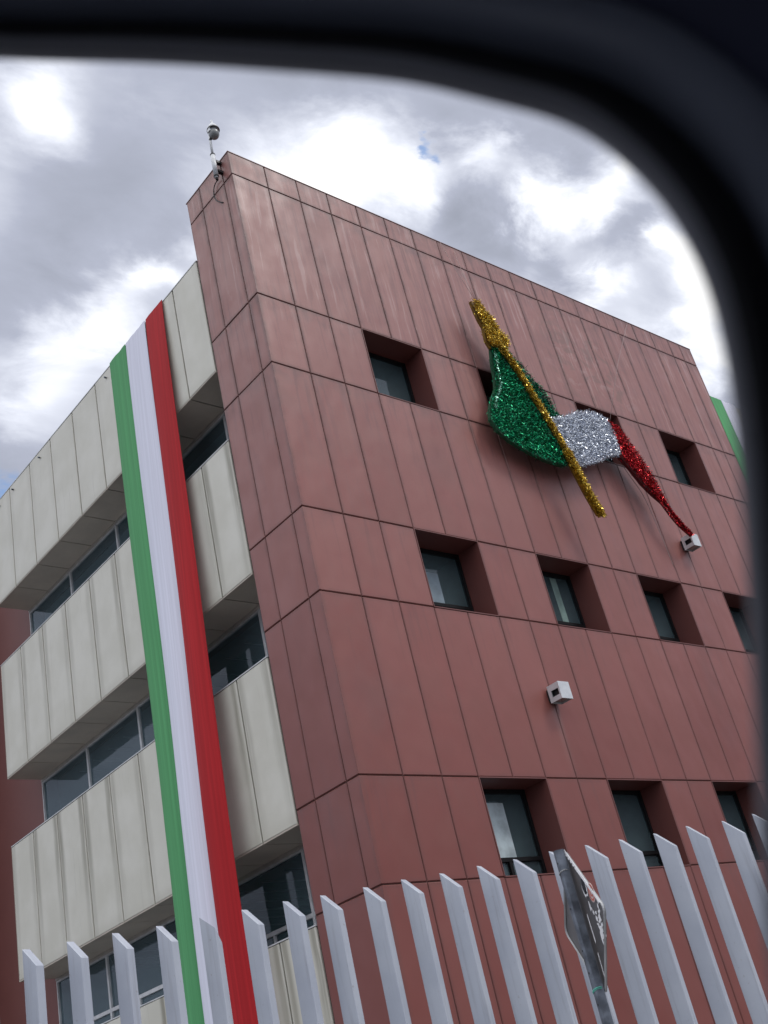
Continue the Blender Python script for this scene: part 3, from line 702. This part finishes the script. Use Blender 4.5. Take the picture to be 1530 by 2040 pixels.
def tinsel_part(name, poly, mats, y, n, L=0.075, w_=0.006, curve=lambda x, z: 0.0, thick=0.10, seed=0, fold=None):
    rng = random.Random(seed); mb = MB()
    mb.prism(poly, lambda a, b: (a, y+0.04, b), lambda a, b: (a, y+thick, b), rnd=(1, 0, 0))
    nb = len(mb.f)
    x0, x1 = min(p[0] for p in poly), max(p[0] for p in poly); z0, z1 = min(p[1] for p in poly), max(p[1] for p in poly)
    k = 0
    while k < n:
        a, b = rng.uniform(x0, x1), rng.uniform(z0, z1)
        if not inside((a, b), poly): continue
        # strands lie in slanting rows like wound garland
        blades(mb, (a, y+curve(a, b)-0.008, b), L, w_, 1, rng, 0.012); k += 1
    per = 0
    for i in range(len(poly)):                      # shaggy rim
        A, B = Vector(poly[i]), Vector(poly[(i+1) % len(poly)]); ln = (B-A).length
        for _ in range(int(ln*90)):
            p = A.lerp(B, rng.random()); blades(mb, (p.x, y+curve(p.x, p.y)+rng.uniform(0, thick), p.y), L*.8, w_, 1, rng, 0.015, 0.3)
    o = mb.build(name, mats, t, recalc=False)
    me = o.data
    idx = [1]*nb + [0]*(len(me.polygons)-nb)
    me.polygons.foreach_set('material_index', idx)
    return o
tinsel_part('back_fold', FLAP, [M['tgf'], M['tgd']], -0.30, 2200, seed=11, curve=lambda x, z: 0.02*max(0, x-5.9))
tinsel_part('green_panel', GREEN, [M['tg'], M['tgd']], -0.35, 15000, L=0.062, w_=0.0048, seed=12, curve=lambda x, z: 0.025*math.sin((x-4.4)*2.4+(z-11)*.8))
tinsel_part('silver_panel', SILV, [M['ts'], M['tsd']], -0.35, 15000, L=0.055, w_=0.0042, seed=13, curve=lambda x, z: -0.04*math.sin((x-6.1)*1.6))
tinsel_part('red_panel', REDP, [M['tr'], M['trd']], -0.35, 5200, L=0.06, w_=0.005, seed=14)
tinsel_part('spearhead', SPEAR, [M['ty'], M['tyd']], -0.38, 4200, seed=15, w_=0.0055)
def garland(name, path, r, mats, n, seed, L=.06, w_=.007, parent=None, rend=None):
    rng = random.Random(seed); mb = MB(); pts = smoothpath(path, 8)
    mb.tube(pts, r*.6, 8); nb = len(mb.f)
    tot = len(pts)-1
    for k in range(n):
        s = rng.random()*tot; i = int(s); p = pts[i].lerp(pts[min(i+1, tot)], s-i)
        an = rng.uniform(0, 2*math.pi); q = p+Vector((math.cos(an)*r*.75, -abs(math.sin(an))*r*.8, math.sin(an)*r*.4))
        blades(mb, q, L, w_, 1, rng, 0.008)
    o = mb.build(name, mats, t, recalc=False)
    o.data.polygons.foreach_set('material_index', [1]*nb+[0]*(len(o.data.polygons)-nb))
    return o
garland('flagpole', [(5.12,-.42,13.57),(5.33,-.42,13.29),(5.51,-.42,12.93),(5.72,-.42,12.43),(5.93,-.42,11.91),(6.12,-.42,11.37),(6.19,-.42,10.99),(6.30,-.42,10.6),(6.48,-.42,10.10)], 0.070, [M['ty'], M['tyd']], 8000, 21, w_=.005)
garland('flagpole_tip', [(6.11,-.42,11.36),(6.30,-.42,10.6),(6.47,-.42,10.14)], 0.105, [M['ty'], M['tyd']], 3600, 22, w_=.005)
garland('tail_strand', [(8.86,-.33,11.05),(9.05,-.33,10.75),(9.24,-.33,10.5),(9.47,-.33,10.29)], 0.045, [M['tr'], M['trd']], 900, 23, L=.045)
garland('tail_strand', [(8.66,-.33,11.14),(8.86,-.33,10.80),(9.10,-.33,10.47),(9.42,-.33,10.25)], 0.028, [M['tr'], M['trd']], 600, 24, L=.035)
garland('edge_garland', [(5.0,-.40,13.35),(4.93,-.40,12.85),(4.84,-.40,12.55),(4.62,-.40,12.2),(4.50,-.40,11.98)], 0.013, [mat_tinsel('pale_green_tinsel', (.10,.35,.25), (.35,.65,.5)), M['tgd']], 420, 25, L=.04)
for pth in ([(4.96,-.012,16.41),(4.97,-.2,15.4),(4.98,-.37,14.62)], [(5.32,-.012,16.28),(5.12,-.2,15.4),(5.0,-.37,14.64)], [(10.95,-.012,16.41),(9.4,-.2,14.5),(8.05,-.36,12.62)], [(8.58,-.012,13.05),(8.02,-.3,12.66)]):
    b = MB(); b.tube(pth, 0.0045, 5); b.build('hanging_wire', M['wire'], t)
b = MB(); b.tube(smoothpath([(8.10,-.22,11.80),(8.3,-.2,11.5),(8.6,-.16,11.1),(8.75,-.12,10.4),(8.86,-.08,9.6)]), 0.006, 5)
b.build('support_cable', M['wire'], t)

# ------------------------------------------------------------------ slat fence
fence = thing('fence', 'row of pale grey upright metal slats with slanted tops in front of the building', 'fence', tuple(fpos(9)))
A75 = math.radians(-75)
TOP = CAM.z + K
def slat_mesh(name, ang, w_=0.127, th=0.062, drop=0.131, side=0.0, cap=True):
    d1 = Vector((math.cos(ang), math.sin(ang), 0)); d2 = Vector((-d1.y, d1.x, 0)); c = 0.005
    mb = MB()
    sec = [(0, c), (0, th-c), (c, th), (w_-c, th), (w_, th-c), (w_, c), (w_-c, 0), (c, 0)]
    def pt(q, z): return d1*q[0]+d2*q[1]+Vector((0, 0, z))
    def ztop(q): return TOP - drop*q[0]/w_ - side*q[1]/th
    bot = [pt(q, 0.25) for q in sec]; top = [pt(q, ztop(q)-0.004) for q in sec]
    mb.grid([bot, top], closed=True, smooth=False)
    ins = [(min(max(q[0], .006), w_-.006), min(max(q[1], .006), th-.006)) for q in sec]
    tin = [pt(q, ztop(q)) for q in ins]
    mb.grid([top, tin], closed=True, smooth=False)
    mb.face(tin); mb.face(list(reversed(bot)))
    return mb
base_slat = slat_mesh('slat', A75).build('slat', M['fence'], None)
odd_slat = slat_mesh('slat', math.radians(-68), 0.118, 0.058, 0.10, 0.10).build('slat', M['fence'], None)
rs = random.Random(5)
def place_slat(src, k):
    o = src if src.parent is None else src.copy()
    if o is not src: COL.objects.link(o)
    o.parent = fence
    o.matrix_parent_inverse = Matrix.Translation(-fence.location)
    p = fpos(k); 
    jit = {7: (-.012, 0.004), 8: (.008, 0), 18: (.02, 0), 17: (-.02, 0)}.get(k, (0, 0))
    o.location = (p.x+jit[0]+rs.uniform(-.002, .002), p.y+jit[1]+rs.uniform(-.002, .002), rs.uniform(-.006, .006))
    o.rotation_euler = (rs.uniform(-.002, .002), rs.uniform(-.002, .002), rs.uniform(-.02, .02))
    return o
for k in range(-1, 21):
    if k == 4: continue
    place_slat(base_slat, k)
place_slat(odd_slat, 4)['label'] = 'darker slat with a bent top turned away'
f = MB(); p0, p1 = fpos(-2), fpos(22)
def rail(mb, z0, z1, n0, n1):
    a, b = p0, p1
    mb.hexa([a-fn*n0+Vector((0,0,z0)), b-fn*n0+Vector((0,0,z0)), b-fn*n1+Vector((0,0,z0)), a-fn*n1+Vector((0,0,z0)),
             a-fn*n0+Vector((0,0,z1)), b-fn*n0+Vector((0,0,z1)), b-fn*n1+Vector((0,0,z1)), a-fn*n1+Vector((0,0,z1))])
rail(f, 0.55, 0.61, 0.12, 0.17); f.build('rail', M['fence'], fence)
f = MB(); rail(f, 0.0, 0.32, -0.22, 0.16); f.build('plinth', M['concrete'], fence)

# ------------------------------------------------------------------ road sign seen from behind
SC = Vector((-3.446, -5.687, 2.36)); su = Vector((-0.481, -0.877, 0)); sn = Vector((-0.877, 0.481, 0))   # sn: visible back
t = thing('road_sign', 'stickered back of a diamond shaped road sign on a grey steel post', 'road sign', (SC.x+sn.x*.05, SC.y+sn.y*.05, 0.12))
HW, HH = 0.375, 0.445
def rounded(hw, hh, rad=0.06, n=6):
    cs = [(hw, 0), (0, hh), (-hw, 0), (0, -hh)]; out = []
    for i in range(4):
        c = Vector(cs[i]); p = Vector(cs[i-1]); q = Vector(cs[(i+1) % 4])
        a = c+(p-c).normalized()*rad; b = c+(q-c).normalized()*rad
        for k in range(n+1):
            s = k/n; out.append(tuple((1-s)**2*a+2*s*(1-s)*c+s*s*b))
    return out
def sp(u, v, d): return SC+su*u+Vector((0,0,1))*v+sn*d
pl = rounded(HW, HH)
b = MB(); b.prism(pl, lambda u, v: sp(u, v, 0.0), lambda u, v: sp(u, v, -0.003)); plate = b.build('plate', M['galvw'], t)
b = MB(); pin = rounded(HW-.026, HH-.030, .055)
n_ = len(pl); r0 = [sp(u, v, -.004) for u, v in pl]; r1 = [sp(u, v, .010) for u, v in pl]; r2 = [sp(u*.985, v*.985, .012) for u, v in pl]; r3 = [sp(u*.97, v*.97, .002) for u, v in pl]
b.grid([r0, r1, r2, r3], closed=True, smooth=False); b.build('rim', M['rim'], t)
lean = Vector((0.0, 0.0, 0))
b = MB()
px_ = SC+sn*.045
sec = []
def uchan(z, w_=0.029, d_=0.028):
    c = Vector((px_.x, px_.y, z))
    pts = [(-w_, -d_), (-w_*.9, d_*.6), (-w_*.45, d_), (w_*.45, d_), (w_*.9, d_*.6), (w_, -d_), (w_*.45, -d_*.7), (-w_*.45, -d_*.7)]
    return [c+su*a_+sn*b_2 for a_, b_2 in pts]
b.grid([uchan(0.1), uchan(2.0), uchan(SC.z+HH-.005)], closed=True, smooth=False)
b.face(uchan(SC.z+HH-.005)); post = b.build('post', M['galv'], t)
for zz in (.36, .08, -.17, -.30, -.48, -.6):
    b = MB(); b.tube([px_+Vector((0,0,zz))+sn*.026+su*.008, px_+Vector((0,0,zz))+sn*.030+su*.008], 0.007, 8); b.build('bolt_hole', M['dark'], post)
def ring(name, z, mat, r=.0035):
    b = MB(); pts = []
    for k in range(13):
        a_ = 2*math.pi*k/12; pts.append(px_+su*(.034*math.cos(a_))+sn*(.032*math.sin(a_))+Vector((0,0,z-SC.z+.012*math.cos(a_))))
    b.tube(pts, r, 6); b.build(name, mat, t)
ring('wire_tie', SC.z+.30, M['rim']); ring('string_tie', SC.z-.40, M['string']); ring('string_tie', SC.z-.408, M['string'], .002)
# stickers, torn paper and paint marks on the back of the plate
def decal(name, poly, mat, lift=.002):
    b = MB(); b.prism(poly, lambda u, v: sp(u, v, lift), lambda u, v: sp(u, v, lift-.0015)); return b.build(name, mat, plate)
def ell(cu, cv, a_, b2, n=20, rot=0): return [(cu+a_*math.cos(2*math.pi*k/n)*math.cos(rot)-b2*math.sin(2*math.pi*k/n)*math.sin(rot), cv+a_*math.cos(2*math.pi*k/n)*math.sin(rot)+b2*math.sin(2*math.pi*k/n)*math.cos(rot)) for k in range(n)]
decal('sticker', ell(.145, .165, .036, .062), M['paper']); decal('sticker', ell(.145, .178, .028, .046), M['dark'], .0035)
decal('sticker', ell(.150, .135, .020, .010), M['dark'], .0035); decal('sticker', ell(.146, .108, .014, .008), M['galvw'], .0035)
decal('round_sticker', ell(.232, .118, .046, .058), M['stpink']); 
rr = MB()
for (ra, rb) in ((.040, .030), (.020, .011)):
    o1 = [sp(.232+ra*math.cos(2*math.pi*k/24), .118+ra*1.25*math.sin(2*math.pi*k/24), .0035) for k in range(24)]; o2 = [sp(.232+rb*math.cos(2*math.pi*k/24), .118+rb*1.25*math.sin(2*math.pi*k/24), .0035) for k in range(24)]
    rr.grid([o1, o2], closed=True)
rr.build('sticker_rings', M['stred'], plate, recalc=False)
rg = random.Random(9)
def scrap(cu, cv, a_, b2, name='paint_mark', mat=None):
    if abs(cu)/HW+abs(cv)/HH > .90: cu *= .86; cv *= .86
    n = 11; ph = rg.uniform(0, 6)
    poly = [(cu+a_*(rg.uniform(.45, 1.1))*math.cos(2*math.pi*k/n+ph), cv+b2*(rg.uniform(.45, 1.1))*math.sin(2*math.pi*k/n+ph)) for k in range(n)]
    decal(name, poly, mat or M['paper'], .002+rg.uniform(0, .0015))
for cu, cv, a_, b2 in ((.225,-.10,.03,.03),(.252,-.03,.022,.03),(.20,-.075,.012,.03),(.245,-.14,.030,.062),(.225,-.165,.014,.04),(.265,.0,.020,.018),(.275,.03,.010,.022),(.285,-.09,.012,.016),(.235,-.05,.022,.012),(.20,-.03,.014,.026),(.215,.0,.016,.012),(.258,-.075,.010,.014),(.18,.01,.015,.018),(.30,-.05,.008,.02),(.275,-.125,.010,.01),(.150,.055,.014,.030),(.165,.035,.010,.012),(.29,.055,.010,.028),(.19,-.06,.010,.008),(.30,-.16,.008,.012)): scrap(cu, cv, a_, b2)
decal('edge_strap', [(.0, HH-.002), (.03, HH-.012), (HW-.03, .035), (HW-.055, .045), (.02, HH-.045), (-.02, HH-.03)], M['paper'], .0135)
for q in range(5):
    decal('strap_hole', ell(.022+.022*q, HH-.038-.026*q, .0045, .006, 10), M['dark'], .0150)
decal('tape', [(-.16,.03),(-.145,.035),(-.125,-.07),(-.14,-.075)], M['paper']); decal('tape', [(-.12,.02),(-.112,.02),(-.105,-.07),(-.113,-.07)], M['paper'])
decal('tape', [(.062,.02),(.070,.025),(.078,-.14),(.068,-.15)], M['paper']); decal('tape', [(.055,-.21),(.062,-.20),(.060,-.36),(.052,-.37)], M['paper'])

# ------------------------------------------------------------------ the car the photograph is taken from
az = math.radians(-60); cu_ = Vector((math.cos(az), math.sin(az), 0)); cn = Vector((-cu_.y, cu_.x, 0)); PD = 0.211
car = thing('car', 'dark interior frame of a car side window with a rounded upper corner', 'car', (CAM.x-cn.x*.5, CAM.y-cn.y*.5, 0))
def cp(u, v, e): return CAM + cu_*u + Vector((0,0,1))*v + cn*(PD-e)
OUT = [(-.93,.30),(-.90,.40),(-.80,.465),(-.55,.462),(-.35,.415),(-.198,.359),(-.139,.319),(-.104,.296),(-.073,.274),(-.045,.253),(-.02,.234),(-.004,.217),(0.0073, 0.2052), (0.0161, 0.194), (0.022, 0.1799), (0.0261, 0.1649), (0.0275, 0.1512), (0.0274, 0.1392), (0.0256, 0.1258), (0.0229, 0.1129), (0.0192, 0.0987), (0.015, 0.0844), (0.0097, 0.0672), (0.0037, 0.0484), (-0.0019, 0.031), (-0.0088, 0.0088),(-.02,-.05),(-.035,-.16),(-.05,-.19),(-.08,-.205),(-.3,-.21),(-.7,-.215),(-.92,-.21),(-.95,-.18),(-.95,0)]
sm = []
m_ = len(OUT)
for i in range(m_):
    p0, p1, p2, p3 = [Vector(OUT[(i+k) % m_]) for k in (-1, 0, 1, 2)]
    for k in range(3):
        s = k/3; sm.append(0.5*((2*p1)+(p2-p0)*s+(2*p0-5*p1+4*p2-p3)*s*s+(-p0+3*p1-3*p2+p3)*s**3))
# light smoothing of the outline
for _ in range(3): sm = [(sm[i-1]+sm[i]*2+sm[(i+1) % len(sm)])/4 for i in range(len(sm))]
nn = len(sm); nor = []
for i in range(nn):
    tt = (sm[(i+2) % nn]-sm[i-2]).normalized(); nor.append(Vector((-tt.y, tt.x)))
if sum((sm[i]-Vector((-.45, .1))).dot(nor[i]) for i in range(nn)) < 0: nor = [-q for q in nor]
for _ in range(6): nor = [((nor[i-1]+nor[i]*2+nor[(i+1) % nn])/4).normalized() for i in range(nn)]
def sweep(prof): return [[cp(*(sm[i]+nor[i]*o_), e_) for i in range(nn)] for o_, e_ in prof]
def swp(name, prof, mat):
    b = MB(); b.grid(sweep(prof), closed=True); return b.build(name, mat, car, recalc=False)
swp('seal_lip', [(.020,-.0055),(.008,-.0045),(.0015,-.002),(0,.0),(.0004,.003),(.0022,.0052),(.0040,.0056)], M['lip'])
swp('window_seal', [(.0041,.0054),(.0065,.0060),(.0085,.0050),(.010,.0035),(.013,.0028),(.0135,-.001)], M['rubber'])
swp('window_trim', [(.0136,-.001),(.0138,.0035),(.016,.0075),(.019,.0098),(.023,.0110),(.027,.0108),(.0290,.0095),(.0292,.0)], M['trim'])
swp('door_lining', [(.0292,.0),(.0292,.009),(.033,.012),(.045,.015),(.08,.02),(.14,.028),(.22,.04),(.34,.06)], M['lining'])
swp('door_frame', [(.34,.06),(.36,.0),(.34,-.03),(.10,-.02),(.020,-.0057)], M['paint'])
# cabin shell: roof, floor, far side and ends
def cbox(u0, u1, v0, v1, e0, e1):
    P = [cp(u0, v0, e0), cp(u1, v0, e0), cp(u1, v0, e1), cp(u0, v0, e1), cp(u0, v1, e0), cp(u1, v1, e0), cp(u1, v1, e1), cp(u0, v1, e1)]
    b = MB(); b.hexa(P); return b
cbox(-1.28, .40, .62, .66, .02, 1.5).build('roof_lining', M['lining'], car)
cbox(-1.28, .40, -.75, -.05, 1.46, 1.5).build('far_side_lining', M['lining'], car)
cbox(-1.30, -1.26, -.75, .62, .0, 1.5).build('front_lining', M['lining'], car)
cbox(.36, .40, -.75, .62, .0, 1.5).build('rear_lining', M['lining'], car)
cbox(-1.28, .40, -1.1, -.75, .0, 1.5).build('floor', M['lining'], car)
cbox(-1.30, .42, -1.1, -.5, -.06, .0).build('door_panel', M['paint'], car)
for u0 in (-1.15, .28):
    b = MB(); b.tube([cp(u0, -1.477+.32, .05), cp(u0, -1.477+.32, .25)], .32, 28); wh = b.build('wheel', M['rubber'], car)
